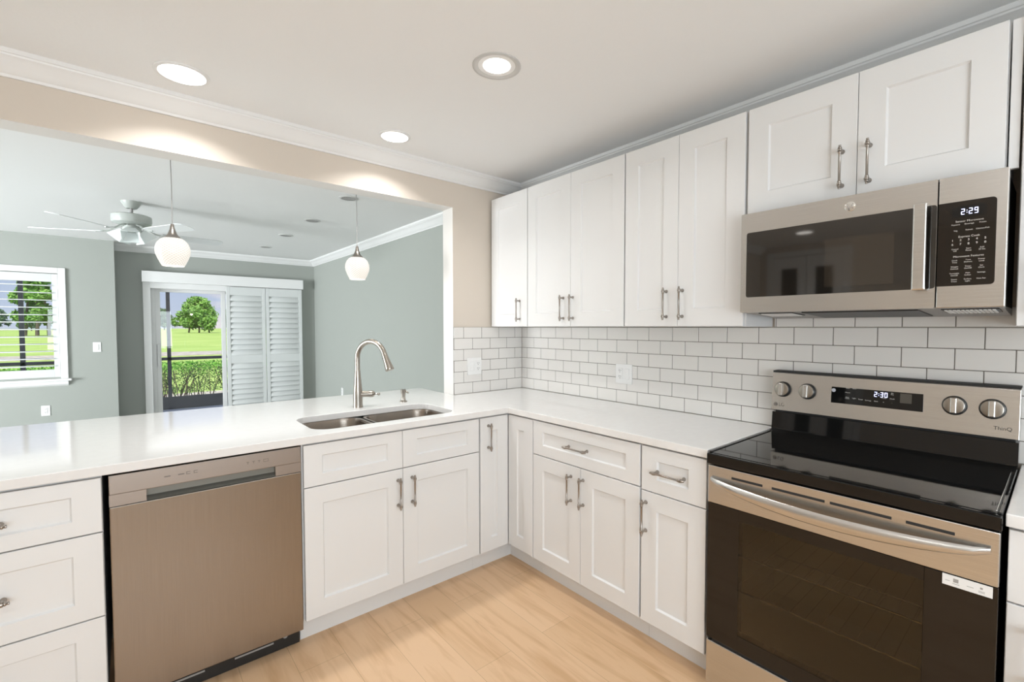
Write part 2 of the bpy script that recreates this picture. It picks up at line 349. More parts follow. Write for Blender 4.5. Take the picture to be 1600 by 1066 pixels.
# opposite the range: white double doors with dark panes (seen in the microwave glass)
do = struct(MB().box(-5.0, -4.97, -1.06, -.98, 0, 2.36, .003).box(-5.0, -4.97, -.18, -.10, 0, 2.36, .003).box(-5.0, -4.97, -.98, -.18, 2.29, 2.36, .003).build('door_2', M_trim), 'white double doors with dark panes opposite the range')
for y0, y1 in ((-.977, -.583), (-.577, -.183)):
    o = MB().box(-4.995, -4.965, y0, y0+.10, .02, 2.28, .003).box(-4.995, -4.965, y1-.10, y1, .02, 2.28, .003).box(-4.995, -4.965, y0+.10, y1-.10, 2.14, 2.28).box(-4.995, -4.965, y0+.10, y1-.10, .02, .25).build('door_leaf', M_trim, do)
    MB().box(-4.985, -4.978, y0+.10, y1-.10, .25, 2.14).build('pane', M_blackg, o)

# ------------------------------------------------------------------ cabinets
def handle_mesh():
    """bar pull along z, 0.155 long, standing 0.032 off the face (towards -y)"""
    m = MB(); L = .158/2; p = .061
    prof = [(.001, -L), (.0042, -L+.001), (.0048, -L+.004), (.0036, -L+.006), (.0062, -L+.009), (.0066, -L+.012), (.0052, -L+.0135), (.0078, -L+.015), (.0082, -L+.0185), (.0078, -L+.022), (.0054, -L+.0235), (.0064, -L+.026), (.0060, -L+.0295), (.0044, -L+.031)]
    prof += [(r, -h) for r, h in reversed(prof)]
    m.lathe(prof, (0, -.032, 0), (0, 0, 1), 14)
    for s in (-1, 1): m.lathe([(.0082, 0), (.0082, .004), (.0055, .007), (.0046, .012), (.0046, .024), (.0062, .030)], (0, 0, s*p), (0, -1, 0), 14)
    bmesh.ops.recalc_face_normals(m.bm, faces=m.bm.faces[:])
    me = bpy.data.meshes.new('handle'); m.bm.to_mesh(me); m.bm.free(); me.materials.append(M_nickel)
    me.polygons.foreach_set('use_smooth', [True]*len(me.polygons)); me.set_sharp_from_angle(angle=R(50)); return me
HM = handle_mesh()
def handle(parent, x, z, horiz=False, y=0):
    o = bpy.data.objects.new('handle', HM); COL.objects.link(o); o.parent = parent; o.location = (x, y, z)
    if horiz: o.rotation_euler = (0, math.pi/2, 0)
    return o
def cab_door(root, x0, x1, z0, z1, h=None, st=.075, rl=.075, name='door', horiz=False):
    o = MB().door(x0, x1, z0, z1, st, rl).build(name, M_cab, root)
    if h: handle(o, h[0], h[1], horiz)
    return o
G = .0022
def base_cab(label, loc, rz, wd, toe=True, depth=.60, hollow=False):
    t = thing('base_cabinet', label, 'cabinet', loc, rz, 'base cabinets')
    if hollow: MB().box(.001, wd-.001, .020, depth, .112, .130).box(.001, .019, .020, depth, .130, .880).box(wd-.019, wd-.001, .020, depth, .130, .880).box(.019, wd-.019, .020, .038, .130, .880).build('body', M_cab, t)
    else: MB().box(.001, wd-.001, .020, depth, .112, .880).build('body', M_cab, t)
    MB().box(.0, wd, .075, .090, 0, .112).build('toe_kick', M_cab, t)
    return t
ZT, ZS, ZB = .878, .694, .115       # door top, drawer/door split, door bottom
F = -.63
# peninsula, left: three drawers
t = base_cab('white base cabinet with three stacked drawers left of the dishwasher', (-2.82, F, 0), 0, .455)
for z0, z1, rl in ((ZS+G, ZT, .05), (.406+G, ZS-G, .06), (ZB, .406-G, .06)):
    cab_door(t, G, .455-G, z0, z1, (.165, {0: .783, 1: .548, 2: .26}[0 if z1 == ZT else (1 if z0 > .4 else 2)]), .072, rl, 'drawer', True)
# sink base
t = base_cab('white double-door base cabinet under the sink with two plain false drawer fronts', (-1.742, F, 0), 0, .912, hollow=True)
cab_door(t, G+.004, .456-G/2, ZS+G, ZT, None, .075, .05, 'drawer_front'); cab_door(t, .456+G/2, .912-G-.003, ZS+G, ZT, None, .075, .05, 'drawer_front')
cab_door(t, G+.004, .456-G/2, ZB, ZS-G, (.430, .578)); cab_door(t, .456+G/2, .912-G-.003, ZB, ZS-G, (.504, .578))
# corner cabinet: L body, two narrow door leaves
t = thing('corner_cabinet', 'white inner-corner base cabinet with two narrow tall leaves meeting at right angles', 'cabinet', (0, 0, 0))
MB().slab([(-.828, -.008), (-.828, -.610), (-.610, -.610), (-.610, -.846), (-.008, -.846), (-.008, -.008)], [], .112, .880).build('body', M_cab, t)
MB().slab([(-.829, -.540), (-.829, -.555), (-.555, -.555), (-.555, -.847), (-.540, -.847), (-.540, -.540)], [], 0, .112).build('toe_kick', M_cab, t)
o = MB().door(-.826, -.6325, ZB, ZT, .075, .075, y=F).build('door', M_cab, t); handle(o, -.773, .770, y=F)
o = MB().door(.6325, .844, ZB, ZT, .075, .075, y=F).build('door', M_cab, t); o.rotation_euler = (0, 0, RW)
# right wall run
t = base_cab('white base cabinet with one wide drawer over two doors, right of the inner corner', (F, -.848, 0), RW, .705)
cab_door(t, G, .705-G-.003, ZS+G, ZT, (.335, .786), .075, .055, 'drawer', True)
cab_door(t, G, .3525-G/2, ZB, ZS-G, (.290, .578)); cab_door(t, .3525+G/2, .705-G-.003, ZB, ZS-G, (.372, .578))
t = base_cab('narrow white base cabinet with one drawer over one door, beside the range', (F, -1.554, 0), RW, .302)
cab_door(t, G+.002, .302-G, ZS-.008+G, ZT, (.145, .780), .075, .055, 'drawer', True); cab_door(t, G+.002, .302-G, ZB, ZS-.008-G, (.028, .576))
t = base_cab('white base cabinet on the far side of the range, cut by the right edge', (F, -2.656, 0), RW, .60)
cab_door(t, G, .60-G, ZS+G, ZT, (.30, .786), .075, .055, 'drawer', True); cab_door(t, G, .60-G, ZB, ZS-G, (.05, .578))

# wall cabinets (front plane x -.304)
def wall_cab(label, y0, wd, z0, z1, doors, x=-.304, rl=.082):
    t = thing('wall_cabinet', label, 'cabinet', (x, y0, z0), RW, 'wall cabinets')
    MB().box(.001, wd-.001, .0205, -x-.012, 0, z1-z0).build('body', M_cab, t)
    for x0, x1, hx, hz in doors: cab_door(t, x0, x1, .002, z1-z0-.002, (hx, hz) if hx else None, .080, rl)
    return t
UB, UT = 1.387, 2.293
wall_cab('white wall cabinet with a single door in the corner of the kitchen', -.014, .405, UB, UT, [(.008, .402, .327, .112)])
wall_cab('white two-door wall cabinet between the single-door corner one and the one beside the microwave', -.420, .785, UB, UT, [(.003, .391, .333, .112), (.393, .782, .412, .112)])
wall_cab('white two-door wall cabinet directly left of the microwave', -1.207, .634, UB, UT, [(.003, .313, .254, .110), (.315, .627, .340, .110)])
over = wall_cab('short wide white two-door wall cabinet above the microwave', -1.8425, .767, 1.856, UT, [(.004, .389, .345, .106), (.391, .763, .428, .106)])
MB().box(.770, .792, .012, .030, 0, UT-1.858).build('filler_strip', M_cab, over)
wall_cab('white wall cabinet right of the microwave, cut by the right edge', -2.638, .46, UB, UT+.005, [(.003, .457, .05, .112)])

# ------------------------------------------------------------------ worktop and sink
CZ0, CZ1 = .887, .920
def rrect(x0, x1, y0, y1, r, seg=6):
    pts = []
    for cx, cy, a0 in ((x1-r, y0+r, -90), (x1-r, y1-r, 0), (x0+r, y1-r, 90), (x0+r, y0+r, 180)):
        for i in range(seg+1): a = R(a0+90*i/seg); pts.append((cx+r*math.cos(a), cy+r*math.sin(a)))
    return pts
SX0, SX1, SY0, SY1 = -1.665, -.925, -.555, -.170
outer = [(-2.85, -.640), (-.640, -.640), (-.640, -1.862), (-.008, -1.862), (-.008, -.008), (-.613, -.008), (-.613, .44), (-.625, .465), (-.65, .477), (-2.85, .477)]
m = MB().slab(outer, [list(reversed(rrect(SX0, SX1, SY0, SY1, .085)))], CZ0, CZ1)
tag(m.build('worktop', M_quartz, bevel=.0025), 'white quartz L-shaped worktop running from the peninsula to the range', 'worktop')
tag(MB().slab([(-.640, -2.652), (-.640, -3.256), (-.008, -3.256), (-.008, -2.652)], [], CZ0, CZ1).build('worktop', M_quartz, bevel=.0025), 'short white quartz worktop on the right side of the range, cut by the frame edge', 'worktop')
# double bowl undermount sink
t = thing('kitchen_sink', 'stainless steel double-bowl sink set under the white peninsula worktop', 'sink', ((SX0+SX1)/2, (SY0+SY1)/2, .68))
t0 = Vector(t.location)
def bowl(x0, x1, y0, y1):
    m = MB(); b = m.bm; rings = []
    for ins, z, r in ((-.012, .885, .085), (0, .885, .085), (.004, .87, .083), (.010, .73, .080), (.022, .70, .075), (.05, .688, .06), (.09, .685, .04)):
        rings.append([b.verts.new(Vector((x, y, z))-t0) for x, y in rrect(x0+ins, x1-ins, y0+ins, y1-ins, r)])
    n_ = len(rings[0])
    for p, q in zip(rings, rings[1:]):
        for i in range(n_): b.faces.new((p[i], p[(i+1) % n_], q[(i+1) % n_], q[i]))
    b.faces.new(rings[-1])
    o = m.build('bowl', M_sink, t, smooth=60, recalc=False)
    cx, cy = (x0+x1)/2, (y0+y1)/2
    MB().lathe([(.002, .001), (.030, .001), (.042, .003), (.044, .0)], Vector((cx, cy, .6855))-t0, seg=24, cap=False).build('drain', M_chrome, o, smooth=40)
bowl(SX0-.004, -1.345, SY0-.006, SY1+.006); bowl(-1.310, SX1+.004, SY0-.006, SY1+.006)
MB().box(-1.350-t0.x, -1.305-t0.x, SY0-t0.y, SY1-t0.y, .862-t0.z, .880-t0.z, .008).build('divider', M_sink, t, smooth=40)

# faucet
t = thing('kitchen_faucet', 'brushed nickel gooseneck pull-down faucet behind the sink', 'faucet', (-1.290, -.060, CZ1))
MB().lathe([(.0275, 0), (.0275, .006), (.0265, .02), (.0262, .06), (.0255, .09), (.0225, .13), (.0185, .17), (.0165, .20), (.0158, .215)], (0, 0, 0), seg=28).build('body', M_faucet, t, smooth=40)
d = Vector((.46, -.888, 0)).normalized(); pts = [Vector((0, 0, z)) for z in (.213, .25, .285)]; RA = .098
for i in range(1, 17):
    a = math.pi*(1-i/16*.90); pts.append(d*(RA+RA*math.cos(a)) + Vector((0, 0, .285+RA*math.sin(a))))
MB().tube(pts, .0145, 16).build('spout', M_faucet, t, smooth=50)
tip = pts[-1]; td = (pts[-1]-pts[-2]).normalized()
o = MB().lathe([(.0148, 0), (.0158, .003), (.0160, .02), (.0190, .05), (.0235, .085), (.0245, .098), (.0225, .101), (.001, .101)], tip, td, 24).build('spray_head', M_faucet, t, smooth=40)
mt = Matrix.Translation(tip+td*.038-d*.0165) @ td.to_track_quat('Z', 'Y').to_matrix().to_4x4()
MB().obox((.010, .010, .030), mt, .003).build('spray_button', M_black, o)
o = MB().lathe([(.0175, .0), (.0175, .050), (.0195, .052), (.0195, .058), (.0185, .070), (.012, .080), (.004, .084)], (.012, -.005, .075), (.9, -.43, 0), 24).build('valve_body', M_faucet, t, smooth=40)
MB().lathe([(.0045, 0), (.0040, .016), (.0065, .019), (.0075, .024), (.0055, .030), (.001, .031)], (.084, -.040, .074), (.9, -.43, -.10), 14).build('lever', M_faucet, o, smooth=40)
# soap dispenser
t = thing('soap_dispenser', 'small brushed nickel soap pump on the worktop right of the faucet', 'soap dispenser', (-1.004, -.052, CZ1))
MB().lathe([(.022, 0), (.022, .006), (.014, .010), (.012, .035), (.015, .060), (.016, .078), (.001, .078)], (0, 0, 0), seg=22).build('pump_body', M_faucet, t, smooth=40)
MB().tube([(0, 0, .068), (.010, -.012, .066), (.022, -.026, .056)], [.006, .0052, .0045], 10).build('nozzle', M_faucet, t, smooth=40)

# ------------------------------------------------------------------ tile backsplash
def tiles(name, label, rects, joints, loc, rz):
    """rects: list of (x0,x1,z0,z1); 3x6 running bond"""
    t = MB(); P, H, g = joints['pitch'], .0772, .0028
    for (x0, x1, z0, z1) in rects:
        k0 = int(math.floor((1.384-z1)/H))-1
        for k in range(k0, k0+16):
            za, zb = 1.384-H*(k+1)+g/2, 1.384-H*k-g/2
            za, zb = max(za, z0), min(zb, z1)
            if zb-za < .004: continue
            off = joints['o'][k % 2]; i0 = int((x0-off)/P)-2
            for i in range(i0, i0+30):
                a, c = max(off+P*i+g/2, x0), min(off+P*(i+1)-g/2, x1)
                if c-a < .004: continue
                t.box(a, c, -.0075, 0, za, zb, .0012, 1)
    o = t.build(name, M_tile); o.location = loc; o.rotation_euler = (0, 0, rz); tag(o, label, 'backsplash')
    gm = MB()
    for (x0, x1, z0, z1) in rects: gm.box(x0, x1, -.0058, 0, z0, z1)
    gm.build('grout', M_grout, o); return o
tiles('tile_backsplash', 'white subway tile backsplash with dark grout on the right wall behind the range', [(.0085, 3.25, .9215, 1.3835), (1.848, 2.636, 1.3865, 1.455)], dict(pitch=.1552, o=(.0695, .147)), (-.0005, 0, 0), RW)
tiles('tile_backsplash', 'small white subway tile backsplash with dark grout on the stub wall beside the pass-through', [(-.611, -.009, .9215, 1.3835)], dict(pitch=.152, o=(-.532, -.458)), (0, -.0005, 0), 0)

# wall plates
def plate(label, loc, rz, wd, hh, items, cat='outlet'):
    t = thing('wall_plate' if len(items) > 1 else ('electrical_outlet' if items[0][1] == 'o' else 'light_switch'), label, cat, loc, rz)
    MB().box(-wd/2, wd/2, -.006, 0, -hh/2, hh/2, .002).build('cover_plate', M_white, t)
    for x, k in items:
        if k == 'o':
            o = MB().box(x-.0165, x+.0165, -.0085, -.005, -.034, .034, .002).build('receptacle', M_white, t)
            q = MB()
            for s in (-.018, .018):
                q.box(x-.0075, x-.0055, -.0092, -.0083, s-.002, s+.008).box(x+.0050, x+.0070, -.0092, -.0083, s-.001, s+.007).cyl((x, -.0083, s-.008), (x, -.0092, s-.008), .0024, 8)
            q.build('slots', M_dark, o)
        else: MB().box(x-.0165, x+.0165, -.0095, -.005, -.033, .033, .003).build('rocker', M_white, t)
    return t
plate('white double plate with a rocker switch and an outlet on the stub wall tiles', (-.446, -.0085, 1.110), 0, .118, .120, [(-.024, 's'), (.028, 'o')])
plate('white double plate with an outlet and a rocker switch on the right wall tiles', (-.0085, -.983, 1.100), RW, .122, .120, [(-.026, 'o'), (.026, 's')])
plate('white rocker light switch on the sage wall between the left window and the corner', (-2.580, LY, 1.14), 0, .072, .118, [(0, 's')], 'switch')
plate('white outlet low on the sage wall under the left window', (-3.031, LY, .415), 0, .074, .118, [(0, 'o')])
plate('white outlet low on the living room side wall, seen edge on beside the faucet', (-.0, 3.99, .46), RW, .074, .118, [(0, 'o')])

# ------------------------------------------------------------------ dishwasher
t = thing('dishwasher', 'stainless steel dishwasher with a pocket handle between the drawers and the sink cabinet', 'dishwasher', (-2.351, -.634, 0))
W = .605
MB().box(.004, W-.004, .034, .60, .09, .875).build('body', M_dark, t)
MB().box(.002, W-.002, 0, .034, .088, .7715, .003).build('door_panel', M_steelv, t)
c = MB().box(.002, W-.002, 0, .034, .814, .880, .002).box(.002, .100, 0, .034, .7735, .814).box(.507, W-.002, 0, .034, .7735, .814).build('control_panel', M_dwtop, t)
MB().box(.100, .507, .024, .034, .7735, .814).prism([(.0, .7735), (.024, .7735), (.024, .786)], (.100, 0, 0), (.507, 0, 0), (0, 1, 0)).build('pocket_handle', mat('pocket_grey', (.20, .20, .18), .45, .6), c)
M_icon = mat('icon_grey', (.16, .14, .13), .5)
for x in (.150, .190): MB().box(x, x+.018, -.0004, .0, .845, .849).build('button_icon', M_icon, c)
for x in (.214, .236): MB().box(x, x+.012, -.0004, .0, .843, .845).box(x, x+.012, -.0004, .0, .851, .853).box(x, x+.002, -.0004, 0, .843, .853).build('button_icon', M_icon, c)
for x in (.405, .425, .444): MB().box(x, x+.009, -.0004, 0, .849, .851).box(x+.004, x+.006, -.0004, 0, .842, .849).build('button_icon', M_icon, c)
MB().box(.464, .482, -.0004, 0, .841, .8425).box(.464, .482, -.0004, 0, .851, .8525).box(.464, .4655, -.0004, 0, .841, .852).box(.4805, .482, -.0004, 0, .841, .852).build('button_icon', M_icon, c)
o = MB().box(.004, W-.004, .062, .075, .004, .086).build('toe_panel', M_black, t)
for x0, x1 in ((.10, .26), (.36, .50)): MB().box(x0, x1, .0605, .062, .040, .047).build('vent_slot', M_grey, o)
MB().cyl((.545, .062, .055), (.545, .058, .055), .009, 12).build('screw', M_grey, o)

# ------------------------------------------------------------------ range
t = thing('range', 'stainless steel freestanding electric range with black glass top, sticker on its door', 'range', (-.655, -1.871, 0), RW)
W = .776
b_ = MB().box(.004, .050, .036, .62, .035, .876).box(W-.050, W-.004, .036, .62, .035, .876).box(.05, W-.05, .036, .62, .035, .215).box(.05, W-.05, .036, .62, .74, .876).box(.05, W-.05, .50, .62, .215, .74)
bo = b_.build('body', M_black, t)
# oven cavity with two racks behind the tinted glass
MB().box(.052, .0545, .040, .498, .217, .738).box(W-.0545, W-.052, .040, .498, .217, .738).box(.0545, W-.0545, .040, .498, .217, .220).box(.0545, W-.0545, .040, .498, .735, .738).box(.0545, W-.0545, .494, .498, .220, .735).build('oven_cavity', mat('oven_enamel', (.6, .55, .44), .5), bo)
for z in (.40, .535):
    q = MB().cyl((.06, .07, z), (W-.06, .07, z), .0035, 8).cyl((.06, .46, z), (W-.06, .46, z), .0035, 8)
    for i in range(14): x = .075+i*(W-.15)/13; q.cyl((x, .07, z), (x, .46, z), .0012, 6)
    q.build('oven_rack', M_chrome, bo, smooth=50)
MB().box(.002, W-.002, .002, .036, .040, .203, .004).build('storage_drawer', M_steel, t)
MB().box(.020, W-.020, .010, .036, .203, .209).build('drawer_gap', M_dark, t)
# door: glass frame with window, steel top panel with slots and bowed handle
wx0, wx1, wz0, wz1 = .120, .630, .270, .690
do = MB().box(.002, wx0, .002, .036, .214, .729, .002).box(wx1, W-.002, .002, .036, .214, .729, .002).box(wx0, wx1, .002, .036, .214, wz0).box(wx0, wx1, .002, .036, wz1, .729).build('oven_door', M_brownglass, t)
MB().box(wx0, wx1, .0022, .006, wz0, wz1).build('window', M_oven, do)
tp = MB().box(.002, W-.002, 0, .036, .731, .871, .003).build('top_panel', M_steel, do)
for x0, x1 in ((.092, .200), (.230, .388), (.402, .556), (.588, .690)): MB().box(x0, x1, -.0006, .002, .836, .8445, .0005).build('vent_slot', M_dark, tp)
q = MB(); n_ = 24; rings = []
for i in range(n_+1):
    s = i/n_; x = .018+s*(W-.036); bow = math.sin(math.pi*s)**.62; yo = -.005-.040*bow; th = .008
    zc = .823-.030*bow; hh = .009+.0115*bow
    rings.append([q.bm.verts.new(v) for v in ((x, yo, zc-hh), (x, yo-th*.8, zc-hh*.7), (x, yo-th, zc), (x, yo-th*.8, zc+hh*.7), (x, yo, zc+hh), (x, yo+th*.6, zc+hh*.6), (x, yo+th*.6, zc-hh*.6))])
for a, c in zip(rings, rings[1:]):
    for k in range(7): q.bm.faces.new((a[k], a[(k+1) % 7], c[(k+1) % 7], c[k]))
q.bm.faces.new(rings[0]); q.bm.faces.new(list(reversed(rings[-1])))
q.build('handle', M_steel, tp, smooth=50)
st_ = MB().box(.668, .764, -.0008, .0016, .700, .7285).build('sticker', M_white, do)
st_['label'] = 'white paper sticker strip'
q = MB().box(.690, .700, -.0012, -.0008, .712, .722, .0003)
for x0, x1, z in ((.674, .683, .712), (.688, .702, .7075), (.716, .729, .712), (.738, .750, .709), (.738, .750, .706)): q.box(x0, x1, -.0011, -.0008, z, z+.0012)
q.box(.741, .746, -.0011, -.0008, .715, .720); q.build('sticker_print', M_grey, st_)
# cooktop
ct = MB().box(-.001, W+.001, -.006, .012, .876, .915, .004).box(-.001, .010, .012, .60, .880, .9195, .003).box(W-.010, W+.001, .012, .60, .880, .9195, .003).build('cooktop', M_blackg, t)
MB().box(.010, W-.010, .010, .575, .900, .9165, .001).build('glass_top', M_blackg, ct)
MB().box(W-.0135, W-.0105, .02, .57, .9165, .921, .001).build('edge_rim', M_chrome, ct)
# back riser and control panel
MB().prism([(.545, .917), (.575, .925), (.582, 1.002), (.64, 1.002), (.64, .917)], (.0, 0, 0), (W, 0, 0), (0, 1, 0)).build('back_riser', M_blackg, t)
MB().box(.01, W-.01, .592, .64, 1.002, 1.014).build('riser_gap', M_dark, t)
Y0, Z0, Y1, Z1 = .568, 1.013, .585, 1.182
pan = MB().prism([(Y0, Z0), (Y1-.002, Z1-.004), (Y1+.003, Z1), (.640, Z1), (.640, Z0)], (-.001, 0, 0), (W+.001, 0, 0), (0, 1, 0)).build('control_panel', M_steel, t, bevel=.0015)
MB().box(-.0012, W+.0012, .588, .642, Z1, Z1+.006).build('top_cap', M_dark, pan)
tilt = math.atan2(Y1-Y0, Z1-Z0)
def on_panel(o):      # parts modelled at y=0 upright, moved onto the leaning face
    o.matrix_local = Matrix.Translation((0, Y0, Z0)) @ Matrix.Rotation(-tilt, 4, 'X') @ Matrix.Translation((0, 0, -Z0)); return o
dp = on_panel(MB().box(.234, .531, -.0012, .002, 1.072, 1.150, .001).build('display', M_blackg, pan))
MB().seven('2:30', .381, -.0013, 1.122, .017, .0095, .0042).build('clock_digits', M_led, dp)
q = MB()
for s_, x, z in (('Bake', .292, 1.137), ('Broil', .315, 1.137), ('Warm', .292, 1.119), ('Easy', .292, 1.100), ('Clean', .292, 1.095), ('Light', .315, 1.098), ('Timer', .337, 1.096), ('Settings', .362, 1.095), ('Start', .388, 1.095), ('Conv', .412, 1.131), ('Roast', .412, 1.126), ('Air', .438, 1.131), ('Fry', .438, 1.126), ('Probe', .412, 1.110), ('Clock', .438, 1.110), ('+', .412, 1.094), ('-', .438, 1.094)): q.text(s_, .0066, x, -.0013, z)
q.build('button_labels', M_pale, dp)
MB().box(.462, .497, -.0015, -.0011, 1.098, 1.134).build('window_label', mat('smoke_label', (.09, .08, .065), .3), dp)
MB().lathe([(.0075, 0), (.0075, .0006)], (.2425, -.0012, 1.124), (0, -1, 0), 20).build('film_tab', mat('film_white', (.55, .57, .62), .4), dp)
q = MB().text('LG', .021, .043, -.0004, 1.038).lathe([(.0085, 0), (.0085, .0006)], (.0185, 0, 1.038), (0, -1, 0), 22)
lg = on_panel(q.build('brand_mark', mat('badge_grey', (.10, .09, .085), .4, .5), pan))
MB().lathe([(.0062, 0), (.0062, .0004), (.0048, .0004), (.0048, 0)], (.0185, -.0007, 1.038), (0, -1, 0), 20, cap=False).box(.0170, .0180, -.0010, -.0006, 1.034, 1.042).box(.0175, .0215, -.0010, -.0006, 1.0335, 1.0345).build('emblem', M_steel, lg)
on_panel(MB().text('ThinQ', .017, .738, -.0004, 1.045).build('badge', M_ink, pan))
for x, n1 in ((.046, 0), (.145, 0), (.616, 1), (.712, 1)):
    k = on_panel(MB().lathe([(.034, 0), (.034, .006), (.032, .008), (.030, .020), (.028, .0215)], (x, 0, 1.108), (0, -1, 0), 32).build('knob', M_black, pan, smooth=40))
    MB().lathe([(.0285, .0205), (.0285, .0225), (.0265, .0235), (.001, .0215)], (x, 0, 1.108), (0, -1, 0), 32, cap=False).build('knob_face', M_faucet, k, smooth=50)
    MB().box(x-.0085, x+.0085, -.036, -.020, 1.108-.027, 1.108+.027, .0025).build('grip', M_steel, k)
    q = MB()
    for i in range(11):
        a = R(60-i*30); cx, cz = x+.042*math.cos(a), 1.108+.042*math.sin(a)
        q.box(cx-.0011, cx+.0011, -.0004, 0, cz-.0011, cz+.0011)
    q.text('OFF', .0062, x, -.0004, 1.157) if n1 else None
    xx = x+.042 if n1 else x-.030
    for a_ in (0, 1):
        for c_ in (0, 1): q.box(xx+a_*.006-.0025, xx+a_*.006+.0022, -.0004, 0, 1.146+c_*.006-.0025, 1.146+c_*.006+.0022)
    on_panel(q.build('dial_marks', M_ink, pan))

# ------------------------------------------------------------------ microwave
t = thing('microwave', 'stainless steel over-the-range microwave with a black glass door', 'microwave', (-.392, -1.863, 1.444), RW)
W, H = .760, .396
mbo = MB().box(.006, W-.006, .030, .375, .004, H-.002).build('body', M_dark, t)
d = MB().slab(rrect(.0, .6055, 0, H, .004, 2), [list(reversed(rrect(.022, .6050, .061, .319, .008, 3)))], 0, .03)
d.bm.transform(Matrix(((1, 0, 0, 0), (0, 0, 1, 0), (0, 1, 0, 0), (0, 0, 0, 1))))
do = d.build('door', M_steel, t)
g = MB().slab(rrect(.0215, .6048, .0605, .3195, .008, 3), [], .002, .028); g.bm.transform(Matrix(((1, 0, 0, 0), (0, 0, 1, 0), (0, 1, 0, 0), (0, 0, 0, 1))))
M_mwglass = mat('mirror_dark_glass', (.012, .010, .008), .04, spec=1.0)
wo_ = g.build('window', M_mwglass, do)
MB().box(.300, .500, .0016, .002, .085, .255).build('painted_reflection', mat('reflection_tint', (.028, .022, .016), .05, spec=1.0), wo_)  # lighter rectangle painted on the glass as a door panel's reflection
hb = MB().box(.553, .587, -.040, -.028, .056, .324, .004).box(.562, .578, -.030, .004, .066, .084, .002).box(.562, .578, -.030, .004, .296, .314, .002).build('handle', M_steel, do)
q = MB().lathe([(.0165, 0), (.0165, .0012), (.0145, .0020), (.001, .0020)], (.376, 0, .358), (0, -1, 0), 30)
em = q.build('emblem', M_chrome, do, smooth=40)
q = MB().text('GE', .0150, .376, -.0021, .358)
for a in range(0, 360, 90): q.lathe([(.0018, 0), (.0018, .0003)], (.376+.0115*math.cos(R(a+45)), -.0018, .358+.0115*math.sin(R(a+45))), (0, -1, 0), 8)
q.build('emblem_letters', M_grey, em)
cpn = MB().box(.6085, W-.001, 0, .03, 0, H, .002).build('control_panel', M_steel, t)
g = MB().slab(rrect(.600, .736, .066, .318, .010, 4), [], .0, .0016); g.bm.transform(Matrix(((1, 0, 0, 0), (0, 0, 1, 0), (0, 1, 0, 0), (0, 0, 0, 1))))
for v in g.bm.verts: v.co.y -= .0016; v.co.x = max(v.co.x, .6088)
tp = g.build('touch_panel', M_brownglass, cpn)
ds = MB().box(.640, .715, -.0019, -.0014, .270, .302).build('display', M_blackg, tp)
MB().seven('2:29', .660, -.0020, .286, .0155, .0085, .0036).build('clock_digits', M_led, ds)
q = MB(); X = (.649, .679, .708)
q.text('Sensor Microwave', .0082, .679, -.0018, .258).text('Express Cook', .0082, .679, -.0018, .212).text('Microwave Features', .0082, .679, -.0018, .153)
for z, row in ((.249, ('Popcorn', 'Beverage', 'Potato')), (.231, ('Veg', 'Reheat', 'Chicken/Fish')), (.176, ('Cancel', 'Start', 'Add')), (.170, ('Off', 'Pause', '30 Sec')), (.142, ('Cook', 'Time', 'Power')), (.136, ('Time', 'Defrost', 'Level')), (.123, ('Weight', 'Timer', 'Set')), (.117, ('Defrost', 'On/Off', 'Clock')), (.103, ('Turntable', 'Melt', 'Settings')), (.097, ('On/Off', 'Soften', '')), (.085, ('Steam', 'Surface', 'Vent Fan')), (.079, ('Clean', 'Light', ''))):
    for x, s_ in zip(X, row):
        if s_: q.text(s_, .0056, x, -.0018, z)
for z, row in ((.202, '12345'), (.190, '67890')):
    for i, s_ in enumerate(row): q.text(s_, .0090, .643+.0178*i, -.0018, z)
q.build('button_labels', M_pale, tp)
# underside: two lamp lenses, black filter
MB().prism([(.031, .004), (.031, -.001), (.36, -.020), (.372, -.020), (.372, .004)], (.006, 0, 0), (W-.006, 0, 0), (0, 1, 0)).build('underside', M_grey, t)
sl = Matrix.Translation((0, .031, -.001)) @ Matrix.Rotation(-math.atan2(.019, .329), 4, 'X') @ Matrix.Translation((0, -.031, 0))
for x0 in (.055, .615):
    m = MB().box(x0, x0+.13, .045, .17, -.003, 0); m.bm.transform(sl); o = m.build('lamp_bezel', M_black, t)
    q = MB()
    for i in range(12): q.box(x0+.007+i*.0098, x0+.0145+i*.0098, .052, .163, -.006, -.003, .001)
    q.bm.transform(sl); q.build('lamp_lens', M_white, o)
m = MB().box(.215, .560, .040, .30, -.004, 0, .0015); m.bm.transform(sl); m.build('grease_filter', M_black, t)

# ------------------------------------------------------------------ ceiling lights
def downlight(label, x, y, r, power, spread=118, eye=False, group='kitchen recessed lights'):
    t = thing('recessed_light', label, 'ceiling light', (x, y, CZ), 0, group)
    if eye:
        MB().lathe([(r, 0), (r, -.004), (r*.96, -.006), (r*.86, -.005), (r*.60, .010)], (0, 0, 0), seg=40, cap=False).build('trim_ring', mat('eyeball_trim', (.55, .54, .52), .35), t, smooth=40, recalc=False)
        MB().lathe([(.001, -.0015), (r*.52, -.0015), (r*.56, .0)], (0, 0, -.001), seg=32, cap=False).build('lens', M_lamp, t)
    else:
        MB().lathe([(r, 0), (r, -.003), (r*.97, -.005), (r*.84, -.006)], (0, 0, 0), seg=40, cap=False).build('trim_ring', M_trim, t, smooth=40)
        MB().lathe([(.001, -.0062), (r*.84, -.006)], (0, 0, 0), seg=40, cap=False).build('lens', M_lamp, t)
    lo = lamp('recessed_light_lamp', 'AREA', (0, 0, -.012), power, (1, .99, .98), shape='DISK', size=r*1.3, spread=R(spread)); lo.parent = t
PW = 3.8
downlight('lit round recessed light near the crown moulding, leftmost in the kitchen', -2.091, -.285, .098, 5.2, 128)
